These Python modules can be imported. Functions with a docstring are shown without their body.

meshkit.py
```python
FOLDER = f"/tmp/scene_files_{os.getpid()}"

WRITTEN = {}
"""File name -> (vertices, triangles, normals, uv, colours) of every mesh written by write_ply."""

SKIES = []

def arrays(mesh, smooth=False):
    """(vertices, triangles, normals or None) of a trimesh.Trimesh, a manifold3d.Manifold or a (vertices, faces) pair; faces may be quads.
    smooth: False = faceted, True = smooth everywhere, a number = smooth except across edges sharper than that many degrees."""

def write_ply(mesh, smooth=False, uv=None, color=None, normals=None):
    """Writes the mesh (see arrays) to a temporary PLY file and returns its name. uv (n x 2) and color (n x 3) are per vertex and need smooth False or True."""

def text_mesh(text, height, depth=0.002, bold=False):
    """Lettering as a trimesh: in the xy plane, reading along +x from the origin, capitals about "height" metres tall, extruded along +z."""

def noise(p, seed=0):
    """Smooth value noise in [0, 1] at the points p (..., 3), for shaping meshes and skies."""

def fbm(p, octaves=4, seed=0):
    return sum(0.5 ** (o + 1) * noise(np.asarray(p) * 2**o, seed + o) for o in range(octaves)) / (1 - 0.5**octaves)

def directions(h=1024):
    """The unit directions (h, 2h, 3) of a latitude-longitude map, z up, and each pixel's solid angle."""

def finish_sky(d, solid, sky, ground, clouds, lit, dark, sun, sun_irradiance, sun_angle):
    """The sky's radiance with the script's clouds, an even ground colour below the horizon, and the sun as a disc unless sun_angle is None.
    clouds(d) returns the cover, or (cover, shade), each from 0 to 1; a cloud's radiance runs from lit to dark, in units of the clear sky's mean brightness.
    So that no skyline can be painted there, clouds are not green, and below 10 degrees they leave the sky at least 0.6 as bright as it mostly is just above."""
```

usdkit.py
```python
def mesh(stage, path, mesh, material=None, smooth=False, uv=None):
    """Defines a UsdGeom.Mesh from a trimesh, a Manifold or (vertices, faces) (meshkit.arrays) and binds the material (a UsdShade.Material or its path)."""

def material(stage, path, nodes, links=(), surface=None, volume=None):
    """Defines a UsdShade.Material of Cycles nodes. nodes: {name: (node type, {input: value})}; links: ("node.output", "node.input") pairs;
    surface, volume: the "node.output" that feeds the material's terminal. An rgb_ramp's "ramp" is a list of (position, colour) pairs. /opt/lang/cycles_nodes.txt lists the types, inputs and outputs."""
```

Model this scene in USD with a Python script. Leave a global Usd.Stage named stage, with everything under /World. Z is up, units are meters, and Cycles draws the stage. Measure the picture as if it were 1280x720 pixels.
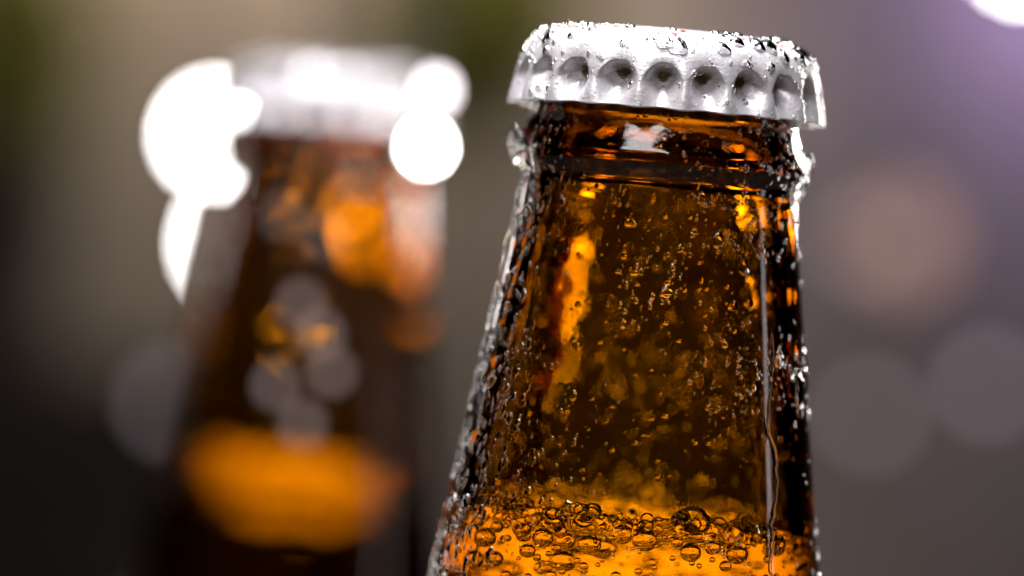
import math
import numpy as np
import trimesh
import usdkit
from meshkit import noise, fbm
from pxr import Usd, UsdGeom, UsdLux, UsdShade, Gf, Sdf

stage = Usd.Stage.CreateInMemory()
UsdGeom.SetStageUpAxis(stage, "Z")
UsdGeom.SetStageMetersPerUnit(stage, 1.0)
UsdGeom.Xform.Define(stage, "/World")
UsdGeom.Scope.Define(stage, "/World/Looks")
PI = math.pi
MM = 0.001

# ------------------------------------------------------------------ camera
PITCH, ROLL = math.radians(-1.17), math.radians(4.8)
F_PX = 5000.0                      # focal length in pixels of a 1280 wide picture
CAP_Z = 0.190                      # height of the front cap's skirt above the table
fwd = np.array([0, math.cos(PITCH), math.sin(PITCH)])
r0, u0 = np.array([1.0, 0, 0]), np.array([0, -math.sin(PITCH), math.cos(PITCH)])
cam_r = math.cos(ROLL) * r0 + math.sin(ROLL) * u0
cam_u = -math.sin(ROLL) * r0 + math.cos(ROLL) * u0
EYE = np.array([0, 0, CAP_Z]) - 0.40 * fwd - 0.0153 * cam_r - 0.0174 * cam_u


def at(px, py, depth):
    """The point of the place that stands DEPTH metres before the camera in that direction."""
    return EYE + depth * (fwd + (px - 640) / F_PX * cam_r + (360 - py) / F_PX * cam_u)


cam = UsdGeom.Camera.Define(stage, "/World/camera")
m = np.eye(4)
m[0, :3], m[1, :3], m[2, :3], m[3, :3] = cam_r, cam_u, -fwd, EYE
cam.AddTransformOp().Set(Gf.Matrix4d(*m.ravel().tolist()))
APERTURE = 36.0
cam.CreateHorizontalApertureAttr(APERTURE)
cam.CreateVerticalApertureAttr(APERTURE * 9 / 16)
cam.CreateFocalLengthAttr(APERTURE * F_PX / 1280)
cam.CreateFocusDistanceAttr(0.3862)
cam.CreateFStopAttr(8.2)
cam.CreateClippingRangeAttr(Gf.Vec2f(0.02, 100))
cam.CreateExposureAttr(0.0)


# ------------------------------------------------------------------ lamps
def look_matrix(pos, target):
    """A light shines along its -z axis."""
    z = np.asarray(pos, float) - np.asarray(target, float)
    z /= np.linalg.norm(z)
    x = np.cross([0, 0, 1.0], z)
    x = np.array([1.0, 0, 0]) if np.linalg.norm(x) < 1e-6 else x / np.linalg.norm(x)
    y = np.cross(z, x)
    g = np.eye(4)
    g[0, :3], g[1, :3], g[2, :3], g[3, :3] = x, y, z, pos
    return Gf.Matrix4d(*g.ravel().tolist())


def rect_light(name, pos, target, w, h, intensity, color):
    l = UsdLux.RectLight.Define(stage, "/World/" + name)
    l.AddTransformOp().Set(look_matrix(pos, target))
    l.CreateWidthAttr(w)
    l.CreateHeightAttr(h)
    l.CreateIntensityAttr(intensity)
    l.CreateColorAttr(Gf.Vec3f(*color))
    return l


NECK = np.array([0, 0, CAP_Z - 0.02])
rect_light("key_softbox", (-0.06, 0.0, 0.62), (0, 0, CAP_Z), 0.30, 0.24, 41.0, (1.0, 0.97, 0.99))
rect_light("ceiling_bounce", (0, -0.25, 0.95), (0, 0, 0.1), 0.9, 0.8, 0.42, (0.96, 0.92, 1.0))
rect_light("ceiling_rear", (0, 0.65, 0.95), (0, 0.5, 0), 0.8, 0.6, 0.28, (0.96, 0.92, 1.0))
rect_light("front_softbox", (-0.09, -0.30, 0.41), NECK, 0.24, 0.055, 11.0, (1.0, 0.96, 0.98))
rect_light("right_strip", (0.50, 0.03, 0.17), NECK, 0.035, 0.22, 3.0, (1.0, 0.93, 0.95))
rect_light("rear_right_lamp", (0.27, 0.85, 0.25), NECK, 0.06, 0.06, 100.0, (1.0, 0.95, 0.90))
rect_light("right_lamp", (0.28, 0.48, 0.27), NECK, 0.07, 0.09, 26.0, (1.0, 0.95, 0.90))
rect_light("rear_left_lamp", (-0.36, 0.55, 0.22), NECK, 0.05, 0.05, 8.0, (1.0, 0.95, 0.92))
rect_light("low_rear_softbox", (0.0, 0.72, 0.046), (0, 0, 0.146), 1.4, 0.034, 6.0, (1.0, 0.93, 0.85))
rect_light("low_front_softbox", (0.01, 0.115, 0.088), (0.0, 0.0, 0.13), 0.20, 0.074, 9.0, (1.0, 0.93, 0.85))
rect_light("wall_wash", (-0.20, 2.89, 0.475), (-0.20, 3.0, 0.25), 0.50, 0.06, 11.0, (1.0, 0.76, 0.55))
rect_light("shrub_lamp_left", (-0.36, 2.84, 0.52), (-0.36, 2.50, 0.27), 0.10, 0.05, 170.0, (1.0, 0.92, 0.75))
rect_light("shrub_lamp_middle", (-0.03, 2.90, 0.54), (-0.03, 2.60, 0.32), 0.10, 0.05, 240.0, (1.0, 0.92, 0.75))
rect_light("shrub_front_lamp_left", (-0.37, 2.30, 0.47), (-0.37, 2.5, 0.28), 0.06, 0.04, 110.0, (1.0, 0.92, 0.75))
rect_light("shrub_front_lamp_middle", (-0.03, 2.40, 0.52), (-0.03, 2.6, 0.33), 0.06, 0.04, 190.0, (1.0, 0.92, 0.75))
rect_light("lilac_wash", (0.48, 2.89, 0.475), (0.43, 3.0, 0.25), 0.22, 0.06, 27.0, (0.66, 0.50, 1.15))


# ------------------------------------------------------------------ helpers
used = {}


def numbered(parent, name):
    k = (parent, name)
    used[k] = used.get(k, -1) + 1
    return f"{parent}/{name}" + (f"_{used[k]:03d}" if used[k] else "")


def say(prim, label=None, category=None, group=None, kind=None):
    for k, v in (("label", label), ("category", category), ("group", group), ("kind", kind)):
        if v:
            prim.SetCustomDataByKey(k, v)
    return prim


def obj(name, mesh, mat, parent="/World", smooth=True, **words):
    p = usdkit.mesh(stage, numbered(parent, name), mesh, mat, smooth=smooth)
    say(p.GetPrim(), **words)
    return str(p.GetPath())


def thing(name, loc=(0, 0, 0), rotz=0.0, **words):
    path = numbered("/World", name)
    x = UsdGeom.Xform.Define(stage, path)
    x.AddTranslateOp().Set(Gf.Vec3d(*map(float, loc)))
    if rotz:
        x.AddRotateZOp().Set(float(rotz))
    say(x.GetPrim(), **words)
    return path


def lathe(profile, n=192, closed=False, bump=None):
    """profile: (radius, z) rows going so that the surface faces outward when z falls with growing index on the outside."""
    p = np.asarray(profile, float)
    k = len(p)
    th = np.arange(n) * 2 * PI / n
    r = np.broadcast_to(p[:, 0][:, None], (k, n))
    z = np.broadcast_to(p[:, 1][:, None], (k, n))
    if bump is not None:
        r = np.maximum(r + bump(th[None, :], z, np.arange(k)[:, None]) * (p[:, 0][:, None] > 1e-6), 0)
    v = np.stack([r * np.cos(th), r * np.sin(th), z], -1).reshape(-1, 3)
    rows = k if closed else k - 1
    i, j = np.meshgrid(np.arange(rows), np.arange(n), indexing="ij")
    a, b = i * n + j, i * n + (j + 1) % n
    c, d = ((i + 1) % k) * n + j, ((i + 1) % k) * n + (j + 1) % n
    f = np.concatenate([np.stack([a, c, b], -1).reshape(-1, 3), np.stack([b, c, d], -1).reshape(-1, 3)])
    t = trimesh.Trimesh(v, f, process=False)
    t.merge_vertices()
    t.update_faces(t.nondegenerate_faces())
    t.remove_unreferenced_vertices()
    return t


def spline(pts, step):
    """A smooth (r, z) polyline through pts (Catmull-Rom), about STEP apart."""
    p = np.asarray(pts, float)
    q = np.vstack([2 * p[0] - p[1], p, 2 * p[-1] - p[-2]])
    out = []
    for i in range(1, len(q) - 2):
        n = max(1, int(np.linalg.norm(q[i + 1] - q[i]) / step))
        t = (np.arange(n) / n)[:, None]
        a, b, c, d = q[i - 1], q[i], q[i + 1], q[i + 2]
        out.append(0.5 * (2 * b + (c - a) * t + (2 * a - 5 * b + 4 * c - d) * t**2 + (3 * b - a - 3 * c + d) * t**3))
    return np.vstack(out + [p[-1:]])


M = {}


def mat(name, nodes, links=(), surface=None, volume=None):
    M[name] = usdkit.material(stage, "/World/Looks/" + name, nodes, links, surface, volume)


mat("amber_glass", {"g": ("glass_bsdf", {"color": (1, 1, 1), "roughness": 0.02, "IOR": 1.52}),
                    "v": ("absorption_volume", {"color": (0.81, 0.68, 0.05), "density": 1480.0})}, surface="g.BSDF", volume="v.volume")
mat("beer", {"g": ("glass_bsdf", {"color": (1, 1, 1), "roughness": 0.02, "IOR": 1.34}),
             "v": ("absorption_volume", {"color": (0.96, 0.75, 0.1), "density": 26.0})}, surface="g.BSDF", volume="v.volume")
mat("water", {"g": ("glass_bsdf", {"color": (1, 1, 1), "roughness": 0.02, "IOR": 1.333})}, surface="g.BSDF")
mat("air_bubble", {"g": ("glass_bsdf", {"color": (1, 1, 1), "roughness": 0.02, "IOR": 0.75})}, surface="g.BSDF")
mat("bubble_film", {"f": ("fresnel", {"IOR": 1.33}), "t": ("transparent_bsdf", {"color": (1, 1, 1)}), "g": ("glossy_bsdf", {"color": (1, 1, 1), "roughness": 0.03}), "x": ("mix_closure", {})},
    [("f.fac", "x.fac"), ("t.BSDF", "x.closure1"), ("g.BSDF", "x.closure2")], surface="x.closure")
mat("white_enamel", {"c": ("texture_coordinate", {}), "n": ("noise_texture", {"scale": 2600.0, "detail": 4.0}),
                     "r": ("rgb_ramp", {"ramp": [(0.3, (0.60, 0.58, 0.60)), (0.7, (0.72, 0.70, 0.72))]}),
                     "b": ("bump", {"strength": 0.5, "distance": 0.0001}),
                     "p": ("principled_bsdf", {"metallic": 0.4, "roughness": 0.34, "coat_weight": 0.6, "coat_roughness": 0.08})},
    [("c.object", "n.vector"), ("n.fac", "r.fac"), ("r.color", "p.base_color"), ("n.fac", "b.height"), ("b.normal", "p.normal")], surface="p.BSDF")
mat("red_ink", {"p": ("principled_bsdf", {"base_color": (0.62, 0.05, 0.04), "roughness": 0.35})}, surface="p.BSDF")
mat("table_wood", {"c": ("texture_coordinate", {}), "m": ("mapping", {"scale": (2.0, 30.0, 2.0)}), "n": ("noise_texture", {"scale": 3.0, "detail": 6.0}),
                   "r": ("rgb_ramp", {"ramp": [(0.3, (0.035, 0.022, 0.015)), (0.7, (0.09, 0.055, 0.035))]}),
                   "p": ("principled_bsdf", {"roughness": 0.45})},
    [("c.object", "m.vector"), ("m.vector", "n.vector"), ("n.fac", "r.fac"), ("r.color", "p.base_color")], surface="p.BSDF")
mat("plaster", {"c": ("texture_coordinate", {}), "n": ("noise_texture", {"scale": 3.0, "detail": 5.0}),
                "r": ("rgb_ramp", {"ramp": [(0.3, (0.17, 0.145, 0.13)), (0.7, (0.30, 0.26, 0.23))]}),
                "p": ("principled_bsdf", {"roughness": 0.8})},
    [("c.object", "n.vector"), ("n.fac", "r.fac"), ("r.color", "p.base_color")], surface="p.BSDF")
mat("dark_metal", {"p": ("principled_bsdf", {"base_color": (0.04, 0.04, 0.045), "metallic": 0.6, "roughness": 0.4})}, surface="p.BSDF")
mat("leaf", {"i": ("geometry", {}), "r": ("rgb_ramp", {"ramp": [(0.0, (0.15, 0.14, 0.02)), (1.0, (0.27, 0.24, 0.035))]}),
             "d": ("principled_bsdf", {"roughness": 0.5}), "t": ("translucent_bsdf", {}), "x": ("mix_closure", {"fac": 0.45})},
    [("i.random_per_island", "r.fac"), ("r.color", "d.base_color"), ("r.color", "t.color"), ("d.BSDF", "x.closure1"), ("t.BSDF", "x.closure2")], surface="x.closure")
mat("bark", {"p": ("principled_bsdf", {"base_color": (0.10, 0.07, 0.05), "roughness": 0.8})}, surface="p.BSDF")


def glow(name, color, strength):
    mat(name, {"e": ("emission", {"color": color, "strength": strength})}, surface="e.emission")


# ------------------------------------------------------------------ the setting
wall = trimesh.creation.box([4.0, 0.12, 3.0])
wall.apply_translation([0, 3.06, 0.6])
obj("back_wall", wall, M["plaster"], smooth=False, kind="structure")
table = trimesh.creation.box([1.1, 0.9, 0.04])
table.apply_translation([0, -0.10, -0.02])
obj("table_top", table, M["table_wood"], smooth=False, kind="structure")


# ------------------------------------------------------------------ the bottles
# Heights are measured from the skirt of the cap (z = 0 there, the bottle hangs below); millimetres.
BASE = -190.0
OUT = [(12.2, 6.2), (13.0, 5.6), (13.3, 4.4), (13.25, 1.0), (13.25, -0.6), (13.5, -1.4), (13.85, -2.4), (14.2, -3.4), (14.5, -4.3), (14.5, -5.1), (14.1, -6.0),
       (13.75, -6.7), (13.75, -7.4), (13.95, -8.6), (14.25, -11.0), (15.2, -17.5), (16.3, -25.0), (17.4, -32.5), (18.5, -40.0), (19.6, -47.0), (22.0, -62.0), (25.5, -80.0),
       (28.5, -95.0), (29.8, -107.0), (30.0, -120.0), (30.0, -178.0), (29.2, -185.0), (26.5, BASE + 0.3), (24.5, BASE)]
INN = [(22.0, BASE + 3.2), (25.5, BASE + 4.5), (26.8, -180.0), (27.2, -170.0), (27.2, -120.0), (27.0, -107.0), (25.7, -95.0), (22.6, -80.0), (19.2, -62.0), (16.8, -47.0),
       (15.8, -40.0), (14.7, -32.5), (13.5, -25.0), (12.3, -17.5), (11.2, -10.0), (10.4, -5.0), (9.9, 0.0), (9.7, 4.0), (10.2, 5.8), (11.2, 6.4)]
_o = np.array([p for p in OUT if p[1] <= 1.0])
_o_s = spline(_o, 0.3)
_i_s = spline([p for p in INN[2:] if p[1] < 3], 0.3)


def r_out(z):
    return np.interp(-np.asarray(z, float), -_o_s[:, 1], _o_s[:, 0])


def r_inn(z):
    return np.interp(np.asarray(z, float), _i_s[:, 1], _i_s[:, 0])


def cyl(th, z, f):
    return np.stack(np.broadcast_arrays(np.cos(th) * f, np.sin(th) * f, z * f / 16.0), -1)


def glass_mesh(seed):
    prof_o = np.vstack([spline(OUT[:20], 0.28), spline(OUT[19:], 1.5)[1:]])
    prof_i = np.vstack([spline(INN[:10], 1.5), spline(INN[9:], 0.35)[1:]])
    prof = np.vstack([prof_o, [[0.0, BASE + 0.6]], [[0.0, BASE + 3.4]], prof_i])
    no = len(prof_o) + 1

    def bump(th, z, k):
        a = 0.10 * (fbm(cyl(th, z, 5.0) * 1.3, 3, seed) - 0.5) * np.clip(-z / 0.8, 0, 1) * np.clip((z + 8.0) / 1.5, 0, 1)
        b = 0.26 * (fbm(cyl(th, z, 2.2), 3, seed + 9) - 0.5)
        return np.where(k < no, a * np.clip((4.0 - z) / 6.0, 0, 1), b * np.clip((4.0 - z) / 9.0, 0, 1))

    return lathe(prof, 256, closed=True, bump=bump)


def beer_mesh(level, seed):
    zs = np.concatenate([np.arange(level - 0.3, level - 14, -0.4), np.arange(level - 14, BASE + 6, -2.0)])
    rows = [(r_inn(z) + 0.12 + 0.05, z) for z in zs]
    rows[0] = (rows[0][0], level)
    top = [(r, level + 0.0) for r in np.linspace(0.0, r_inn(level), 40)[:-1]]
    k_top = len(top)
    prof = np.array(top + rows + [(22.0, BASE + 4.6), (0.0, BASE + 4.2)])
    n = 192
    t = lathe(prof, n, bump=lambda th, z, k: 0.26 * (fbm(cyl(th, z, 2.2), 3, seed + 9) - 0.5) * (k >= k_top))
    v = np.array(t.vertices)
    on = v[:, 2] > level - 0.01
    h = 2.6 * (fbm(np.c_[v[on, 0] * 0.45, v[on, 1] * 0.45, np.zeros(on.sum())], 3, seed + 3) - 0.5) + 0.8 * np.abs(noise(np.c_[v[on, 0], v[on, 1], np.ones(on.sum())], seed + 4) - 0.5)
    v[on, 2] += h
    t.vertices = v
    return t


UNIT = {s: trimesh.creation.icosphere(s) for s in (1, 2, 3)}


def blob(level, center, normal, rx, ry, rz, seed=None):
    """A drop: an icosphere stretched to rx across, ry down and rz out along the normal."""
    s = UNIT[level]
    n = np.asarray(normal, float) / np.linalg.norm(normal)
    down = np.array([0, 0, -1.0]) - n * -n[2]
    down = np.array([1.0, 0, 0]) if np.linalg.norm(down) < 1e-3 else down / np.linalg.norm(down)
    side = np.cross(n, down)
    v = np.array(s.vertices)
    if seed is not None:
        v = v * (0.8 + 0.4 * noise(v * 1.6 + seed * 3.7, seed))[:, None]
    # heavier towards the bottom, like a drop about to run
    v = v @ np.diag([1, 1, 1])
    w = v[:, [0]] * rx * side * (1 + 0.25 * v[:, [1]]) + v[:, [1]] * ry * down + v[:, [2]] * rz * n
    return (np.asarray(center) + w, np.array(s.faces))


def join(parts):
    n, vs, fs = 0, [], []
    for v, f in parts:
        vs.append(v)
        fs.append(f + n)
        n += len(v)
    return np.vstack(vs), np.vstack(fs)


def scaled(mesh):
    if isinstance(mesh, tuple):
        return mesh[0] * MM, mesh[1]
    mesh.vertices = np.array(mesh.vertices) * MM
    return mesh


# the cap: 21 flutes
CAP_H = 8.3
CAP_PROF = spline([(0.0, CAP_H), (7.0, CAP_H - 0.05), (10.5, CAP_H - 0.25), (12.4, CAP_H - 0.75), (13.8, CAP_H - 1.65), (14.7, CAP_H - 2.9), (15.15, CAP_H - 4.2), (15.45, CAP_H - 5.6), (15.8, 1.2), (15.98, 0.0)], 0.16)


def flute(th, z):
    c = 0.5 + 0.5 * np.cos(21 * th + 0.25 * np.sin(5 * th + 1))   # 1 on a ridge, 0 in the middle of a hollow
    w = 1 - c ** 1.15
    up = np.clip((4.5 - 1.3 * c ** 2 - z) / 1.1, 0, 1)            # the hollow's top is an arch
    down = np.clip(z / 3.4, 0, 1)
    depth = up * up * (3 - 2 * up) * (0.42 + 1.85 * down ** 1.2)
    return -depth * w - 0.35 * (1 - c) * np.clip((6.2 - z) / 2.0, 0, 1)


def cap_mesh():
    inner = CAP_PROF[::-1].copy()
    inner[:, 0] = np.maximum(inner[:, 0] - 0.28, 0)
    inner[:, 1] = np.where(inner[:, 1] > 2, inner[:, 1] - 0.28, inner[:, 1] + 0.0)
    prof = np.vstack([CAP_PROF, inner])

    def bump(th, z, k):
        return flute(th, z) + 0.10 * (fbm(cyl(th, z, 5.0), 2, 5) - 0.5)

    t = lathe(prof, 21 * 24, bump=bump)
    v = np.array(t.vertices)
    th = np.arctan2(v[:, 1], v[:, 0])
    c = 0.5 + 0.5 * np.cos(21 * th + 0.25 * np.sin(5 * th + 1))
    v[:, 2] += (0.15 * (1 - c) + 0.10 * (noise(np.c_[th * 6, th * 0, th * 0], 8) - 0.5)) * np.clip((2.2 - v[:, 2]) / 2.2, 0, 1)   # the crimped, toothed lower edge
    t.vertices = v
    return t


def cap_surface(u, th):
    """Point and outward normal on the cap; u runs along the profile."""
    i = np.clip(u * (len(CAP_PROF) - 2), 0, len(CAP_PROF) - 2)

    def pt(i, th):
        r = np.interp(i, np.arange(len(CAP_PROF)), CAP_PROF[:, 0])
        z = np.interp(i, np.arange(len(CAP_PROF)), CAP_PROF[:, 1])
        r = r + flute(th, z)
        return np.array([r * math.cos(th), r * math.sin(th), z])

    p = pt(i, th)
    a, b = pt(i + 0.5, th) - pt(i - 0.5, th), pt(i, th + 0.01) - pt(i, th - 0.01)
    n = np.cross(a, b)
    n /= np.linalg.norm(n) + 1e-12
    if n @ np.array([p[0], p[1], 4.0]) < 0:
        n = -n
    return p, n


def build_bottle(loc, rotz, level, seed, many, words):
    rng = np.random.default_rng(seed)
    t = thing("beer_bottle", loc, rotz, **words)
    obj("bottle_glass", scaled(glass_mesh(seed)), M["amber_glass"], t)
    obj("beer", scaled(beer_mesh(level, seed)), M["beer"], t)

    # foam: packed air bubbles under the surface
    bub = []
    n_b = int(950 * many)
    for k in range(n_b):
        rr = np.clip(rng.lognormal(-1.15, 0.6), 0.1, 1.15)
        th = rng.uniform(0, 2 * PI)
        wall_hug = rng.random() < 0.7
        zz = level - 0.1 - rr * 0.9 - abs(rng.normal(0, 1.2) if rng.random() < 0.5 else rng.uniform(0, 11))
        lim = r_inn(zz) - rr - 0.35
        rad = lim - abs(rng.normal(0, 0.4)) if wall_hug else lim * math.sqrt(rng.random())
        bub.append((rr, np.array([rad * math.cos(th), rad * math.sin(th), zz])))
    for k in range(int(900 * many)):
        rr = rng.uniform(0.10, 0.34)
        th, lim = rng.uniform(0, 2 * PI), r_inn(level) - rr - 0.3
        rad = lim - abs(rng.normal(0, 1.5))
        bub.append((rr, np.array([rad * math.cos(th), rad * math.sin(th), level - 0.1 - rr - abs(rng.normal(0, 0.7))])))
    bub.sort(key=lambda b: -b[0])
    kept, P = [], np.zeros((0, 4))
    for rr, c in bub:
        if len(P) and np.min(np.linalg.norm(P[:, :3] - c, axis=1) - P[:, 3] - rr) < 0.05:
            continue
        P = np.vstack([P, [*c, rr]])
        kept.append(blob(2 if rr < 0.8 else 3, c, (math.cos(k), math.sin(k), 0.3), rr, rr * rng.uniform(0.85, 1), rr))
    obj("foam_bubbles", scaled(join(kept)), M["air_bubble"], t, kind="stuff")

    froth = []
    for k in range(int(240 * many)):
        rr = np.clip(rng.lognormal(-0.6, 0.5), 0.25, 1.7)
        th = rng.uniform(0, 2 * PI)
        zz = level + rr * rng.uniform(0.0, 0.7) + abs(rng.normal(0, 0.4))
        rad = r_inn(zz) - rr - 0.25 - abs(rng.normal(0, 1.2))
        froth.append(blob(2, (rad * math.cos(th), rad * math.sin(th), zz), (0, 0, 1), rr, rr, rr * 0.9))
    obj("froth", scaled(join(froth)), M["bubble_film"], t, kind="stuff")

    # crown cap with its print and wet beads
    cap = obj("crown_cap", scaled(cap_mesh()), M["white_enamel"], t)
    marks = []
    for th0 in np.radians([-152, -146, -121, -117, -92, -88, -64, -58, -52, -34, -28, -25]):
        u = rng.uniform(0.52, 0.60)
        w, hgt = rng.uniform(0.02, 0.05), rng.uniform(0.01, 0.035)
        g = []
        for a in np.linspace(0, 1, 4):
            for b in np.linspace(0, 1, 6):
                p, n = cap_surface(u + hgt * a, th0 + w * b)
                g.append(p + n * 0.06)
        f = [(i * 6 + j, i * 6 + 6 + j, i * 6 + j + 1) for i in range(3) for j in range(5)] + [(i * 6 + j + 1, i * 6 + 6 + j, i * 6 + 7 + j) for i in range(3) for j in range(5)]
        marks.append((np.array(g), np.array(f)))
    obj("print", scaled(join(marks)), M["red_ink"], cap)
    beads = []
    for k in range(int(1100 * many)):
        u, th = rng.uniform(0.43, 1.0), rng.uniform(0, 2 * PI)
        p, n = cap_surface(u, th)
        rr = np.clip(rng.lognormal(-2.0, 0.7), 0.08, 0.5 if u > 0.5 else 0.2)
        if u < 0.5 and rng.random() < 0.5:
            continue
        if p[2] < 3.6:
            rr *= 0.8
        beads.append(blob(1 if rr < 0.09 else 2, p, n, rr, rr * rng.uniform(0.95, 1.2), rr * (0.6 if u > 0.5 else 0.3)))
    for k in range(44):
        u, th = rng.uniform(0.52, 0.72), math.radians(rng.uniform(-75, -5)) if k < 16 else rng.uniform(0, 2 * PI)
        p, n = cap_surface(u, th)
        rr = rng.uniform(0.45, 0.95)
        beads.append(blob(3, p, n, rr, rr * rng.uniform(1.0, 1.25), rr * 0.55, seed=k))
    obj("cap_beads", scaled(join(beads)), M["water"], cap, kind="stuff")

    # condensation on the outside and spray on the inside
    dew = []
    for k in range(int(11000 * many)):
        z, th = -rng.uniform(0.2, 56.0), rng.uniform(0, 2 * PI)
        left = math.exp(-(((th - math.radians(202) + PI) % (2 * PI) - PI) / 0.42) ** 2)      # the weather side of the bottle is the wettest
        clump = float(fbm(np.array([math.cos(th) * 2.2, math.sin(th) * 2.2, z * 0.12]), 3, seed + 21))
        if rng.random() > np.clip((clump - 0.42) * 3.2, 0.03, 1) + 0.55 * left:
            continue
        rr = np.clip(rng.lognormal(-2.1 + 0.3 * left, 0.5), 0.05, 0.75)
        R = float(r_out(z))
        slope = float(r_out(z - 0.4) - r_out(z + 0.4)) / 0.8
        n = np.array([math.cos(th), math.sin(th), slope])
        c = np.array([R * math.cos(th), R * math.sin(th), z])
        dew.append(blob(1 if rr < 0.13 else 2, c, n, rr, rr * rng.uniform(1.0, 1.5 + left), rr * rng.uniform(0.3, 0.5), seed=k % 97 if rr > 0.3 else None))
    obj("condensation", scaled(join(dew)), M["water"], t, kind="stuff")
    for k in range(int(20 * many)):
        z, th = -rng.uniform(9.0, 54.0), rng.uniform(0, 2 * PI)
        R = float(r_out(z))
        n = np.array([math.cos(th), math.sin(th), 0.15])
        rr = rng.uniform(0.6, 1.5)
        v, f = blob(3, [R * n[0], R * n[1], z], n, rr, rr * rng.uniform(1.0, 1.4), rr * 0.22, seed=k)
        obj("water_drop", (v * MM, f), M["water"], t)
    for th_d in (math.radians(8 - rotz), math.radians(176 - rotz), math.radians(-15 - rotz)):
        z_d = -4.3 if th_d > math.radians(-10 - rotz) else -6.2
        n = np.array([math.cos(th_d), math.sin(th_d), -0.1])
        v, f = blob(3, [float(r_out(z_d)) * n[0], float(r_out(z_d)) * n[1], z_d], n, 1.0, 1.7, 0.85, seed=int(90 + 7 * th_d))
        obj("water_drop", (v * MM, f), M["water"], t)
    zz = np.linspace(-20.5, -54.0, 150)
    th0 = math.radians(-43) + 0.075 * (fbm(np.c_[zz * 0.30, zz * 0, zz * 0], 4, seed) - 0.5) * 2
    wd = 0.30 * (0.15 + 1.3 * noise(np.c_[zz * 0.55, zz * 0, zz * 0 + 4], seed)) * np.clip((zz + 54) / 0.8, 0.02, 1) * np.clip((-20.5 - zz) / 0.8, 0.02, 1)
    ph = np.arange(12) * 2 * PI / 12
    R = r_out(zz)
    rows = [np.stack([(R[i] + 0.6 * wd[i] * np.sin(ph)) * np.cos(th0[i] + wd[i] * np.cos(ph) / R[i]), (R[i] + 0.6 * wd[i] * np.sin(ph)) * np.sin(th0[i] + wd[i] * np.cos(ph) / R[i]), np.full(12, zz[i])], -1) for i in range(150)]
    v = np.vstack(rows + [rows[0].mean(0)[None], rows[-1].mean(0)[None]])
    f = [x for i in range(149) for j in range(12) for x in ((i * 12 + j, i * 12 + (j + 1) % 12, i * 12 + 12 + j), (i * 12 + (j + 1) % 12, i * 12 + 12 + (j + 1) % 12, i * 12 + 12 + j))]
    f += [(1800, (j + 1) % 12, j) for j in range(12)] + [(1801, 149 * 12 + j, 149 * 12 + (j + 1) % 12) for j in range(12)]
    tr = trimesh.Trimesh(v * MM, np.array(f), process=False)
    if tr.volume < 0:
        tr.invert()
    obj("water_trickle", tr, M["water"], t)
    spray = []
    for k in range(int(1500 * many)):
        z, th = rng.uniform(level + 1.0, -8.0), rng.uniform(0, 2 * PI)
        if rng.random() > np.clip((float(fbm(np.array([math.cos(th) * 2.6, math.sin(th) * 2.6, z * 0.13]), 3, seed + 55)) - 0.36) * 4.0, 0.08, 1):
            continue
        rr = np.clip(rng.lognormal(-1.95, 0.55), 0.05, 0.6)
        R = float(r_inn(z))
        n = np.array([-math.cos(th), -math.sin(th), 0.15])
        spray.append(blob(1 if rr < 0.13 else 2, [R * math.cos(th), R * math.sin(th), z], n, rr, rr, rr * 0.55))
    obj("inside_droplets", scaled(join(spray)), M["water"], t, kind="stuff")
    return t


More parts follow.
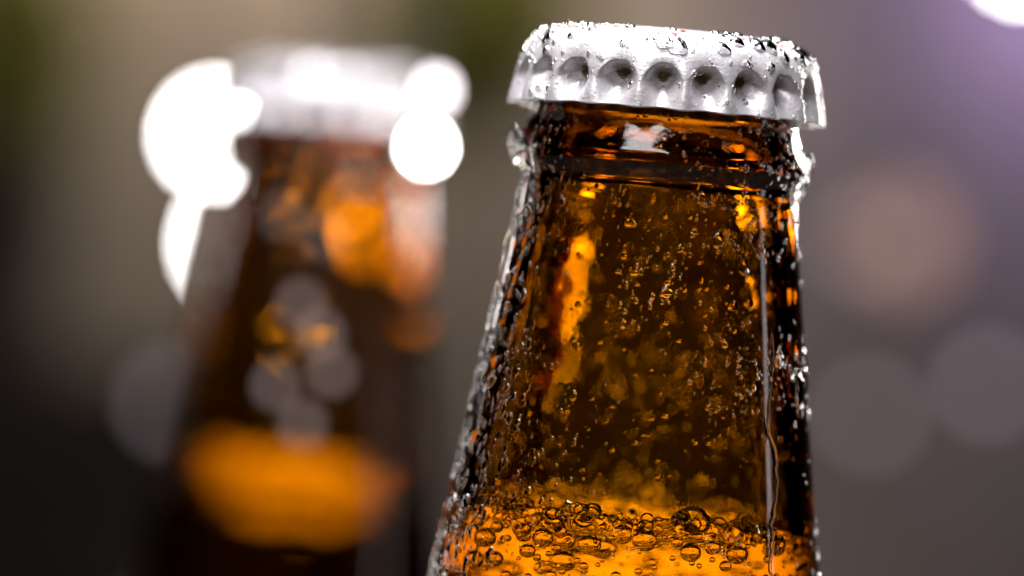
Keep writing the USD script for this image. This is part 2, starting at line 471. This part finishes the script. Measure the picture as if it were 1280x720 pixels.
front = build_bottle((0, 0, CAP_Z), 0, -40.4, 11, 1.0, dict(label="sharp amber beer bottle in front, wet white crown cap, right of centre", category="bottle", group="beer bottles"))
p2 = at(411, 151, 0.583)
back = build_bottle((p2[0], p2[1], p2[2]), 258, -47.0, 29, 0.1, dict(label="blurred amber beer bottle standing behind on the left", category="bottle", group="beer bottles"))

# ------------------------------------------------------------------ lamps and plants far behind
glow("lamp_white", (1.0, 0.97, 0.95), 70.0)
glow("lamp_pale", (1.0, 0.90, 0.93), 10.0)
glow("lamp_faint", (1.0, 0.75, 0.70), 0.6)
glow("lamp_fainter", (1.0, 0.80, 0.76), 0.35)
glow("lamp_dim", (1.0, 0.80, 0.88), 0.9)
glow("lamp_peach", (1.0, 0.58, 0.44), 0.65)
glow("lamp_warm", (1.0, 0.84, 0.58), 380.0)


def bulb(px, py, depth, rad, glow_mat, label):
    c = at(px, py, depth)
    t = thing("hanging_bulb", c, label=label, category="lamp", group="small glowing lamps")
    obj("bulb", lathe(spline([(0.0, -rad), (rad * 0.75, -rad * 0.66), (rad, 0), (rad * 0.8, rad * 0.65), (rad * 0.42, rad * 1.25)], rad * 0.1), 32).copy().apply_scale([1, 1, 1]) if False else
        lathe(spline([(rad * 0.42, rad * 1.25), (rad * 0.8, rad * 0.65), (rad, 0), (rad * 0.75, -rad * 0.66), (0.0, -rad)], rad * 0.1), 32), M[glow_mat], t)
    s = trimesh.creation.cylinder(rad * 0.45, rad * 1.2, sections=20)
    s.apply_translation([0, 0, rad * 1.86])
    obj("socket", s, M["dark_metal"], t, smooth=40)
    w = trimesh.creation.cylinder(min(0.0012, rad * 0.12), 1.0, sections=8)
    w.apply_translation([0, 0, rad * 2.4 + 0.5])
    obj("cord", w, M["dark_metal"], t, smooth=40)


bulb(267, 170, 1.5, 0.0044, "lamp_white", "bright white blurred lamp beside the back bottle's cap at left")
bulb(304, 305, 2.75, 0.0085, "lamp_white", "bright white blurred lamp half hidden behind the back bottle's neck")
bulb(1288, -72, 2.2, 0.0095, "lamp_white", "large white blurred lamp cut off by the top right corner")
bulb(1128, 302, 1.7, 0.014, "lamp_peach", "soft peach blurred disc of light right of the front bottle's neck")
bulb(1078, 305, 1.6, 0.0042, "lamp_dim", "grey blurred disc of light overlapping the peach one, touching the front bottle's neck")
bulb(1235, 483, 1.2, 0.0036, "lamp_dim", "grey blurred disc of light at the right edge")
bulb(1088, 520, 1.3, 0.0036, "lamp_dim", "faint grey blurred disc of light low beside the front bottle")
bulb(212, 505, 1.25, 0.0036, "lamp_dim", "faint grey blurred disc of light left of the back bottle")
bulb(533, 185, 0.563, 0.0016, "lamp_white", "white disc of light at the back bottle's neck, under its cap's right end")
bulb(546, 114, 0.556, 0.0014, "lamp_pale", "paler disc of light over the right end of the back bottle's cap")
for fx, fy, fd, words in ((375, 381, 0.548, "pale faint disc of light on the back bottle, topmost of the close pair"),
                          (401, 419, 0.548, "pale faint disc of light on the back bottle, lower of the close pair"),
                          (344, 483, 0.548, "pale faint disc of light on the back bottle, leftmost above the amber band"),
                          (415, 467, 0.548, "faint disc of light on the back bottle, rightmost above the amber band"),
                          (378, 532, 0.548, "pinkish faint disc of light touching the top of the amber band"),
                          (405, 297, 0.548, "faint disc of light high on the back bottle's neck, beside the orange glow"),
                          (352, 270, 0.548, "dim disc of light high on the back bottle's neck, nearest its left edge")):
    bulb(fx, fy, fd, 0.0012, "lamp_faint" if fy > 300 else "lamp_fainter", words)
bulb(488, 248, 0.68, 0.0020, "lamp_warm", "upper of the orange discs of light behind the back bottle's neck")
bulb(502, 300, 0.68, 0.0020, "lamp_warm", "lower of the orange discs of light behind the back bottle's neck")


def bush(center, size, n, seed, label):
    rng = np.random.default_rng(seed)
    t = thing("leafy_shrub", (center[0], center[1], 0), label=label, category="plant", group="shrubs far behind the bottles")
    leaves = []
    base = np.array([[0, -0.5, 0], [0.28, -0.1, 0.06], [0, 0.5, 0], [-0.28, -0.1, 0.06], [0, 0.0, -0.02]])
    fc = np.array([[0, 1, 4], [1, 2, 4], [2, 3, 4], [3, 0, 4]])
    for k in range(n):
        d = rng.normal(size=3)
        d *= rng.random() ** 0.4 / np.linalg.norm(d)
        c = d * size + np.array([0, 0, center[2]])
        q = trimesh.transformations.random_rotation_matrix(rng.random(3))[:3, :3]
        leaves.append((base * rng.uniform(0.03, 0.06) @ q.T + c, fc))
    obj("foliage", join(leaves), M["leaf"], t, smooth=False)
    st = trimesh.creation.cylinder(0.012, center[2] + 0.6, sections=10)
    st.apply_translation([0, 0, (center[2] - 0.6) / 2])
    obj("stem", st, M["bark"], t, smooth=40)


bush(at(20, 70, 2.9), (0.06, 0.08, 0.10), 480, 3, "dark green blurred shrub at the top left corner")
bush(at(595, 5, 3.0), (0.09, 0.08, 0.105), 560, 4, "olive green blurred shrub between the two bottle caps")

pb = at(10, 430, 2.85)
t = thing("planter_box", (pb[0], pb[1], -0.9), label="dark blurred wooden box low at the left edge under the green shrub", category="planter")
for k in range(6):
    hh = (pb[2] + 0.9) / 6
    for dx, dy, lx, ly in ((0, -0.11, 0.34, 0.018), (0, 0.11, 0.34, 0.018), (-0.161, 0, 0.018, 0.2), (0.161, 0, 0.018, 0.2)):
        b = trimesh.creation.box([lx, ly, hh - 0.006])
        b.apply_translation([dx, dy, (k + 0.5) * hh])
        obj("plank", b, M["table_wood"], t, smooth=False)

pp = at(-48, 200, 2.75)
t = thing("wooden_pillar", (pp[0], pp[1], -0.9), label="dark blurred wooden pillar at the left edge, reaching up to the green leaves", category="pillar")
for name, lx, z0, z1 in (("shaft", 0.150, 0.0, pp[2] + 0.86), ("capital", 0.166, pp[2] + 0.86, pp[2] + 0.9), ("base", 0.17, -0.06, 0.0)):
    b = trimesh.creation.box([lx, lx, z1 - z0])
    b.apply_translation([0, 0, (z0 + z1) / 2])
    obj(name, b, M["table_wood"], t, smooth=False)
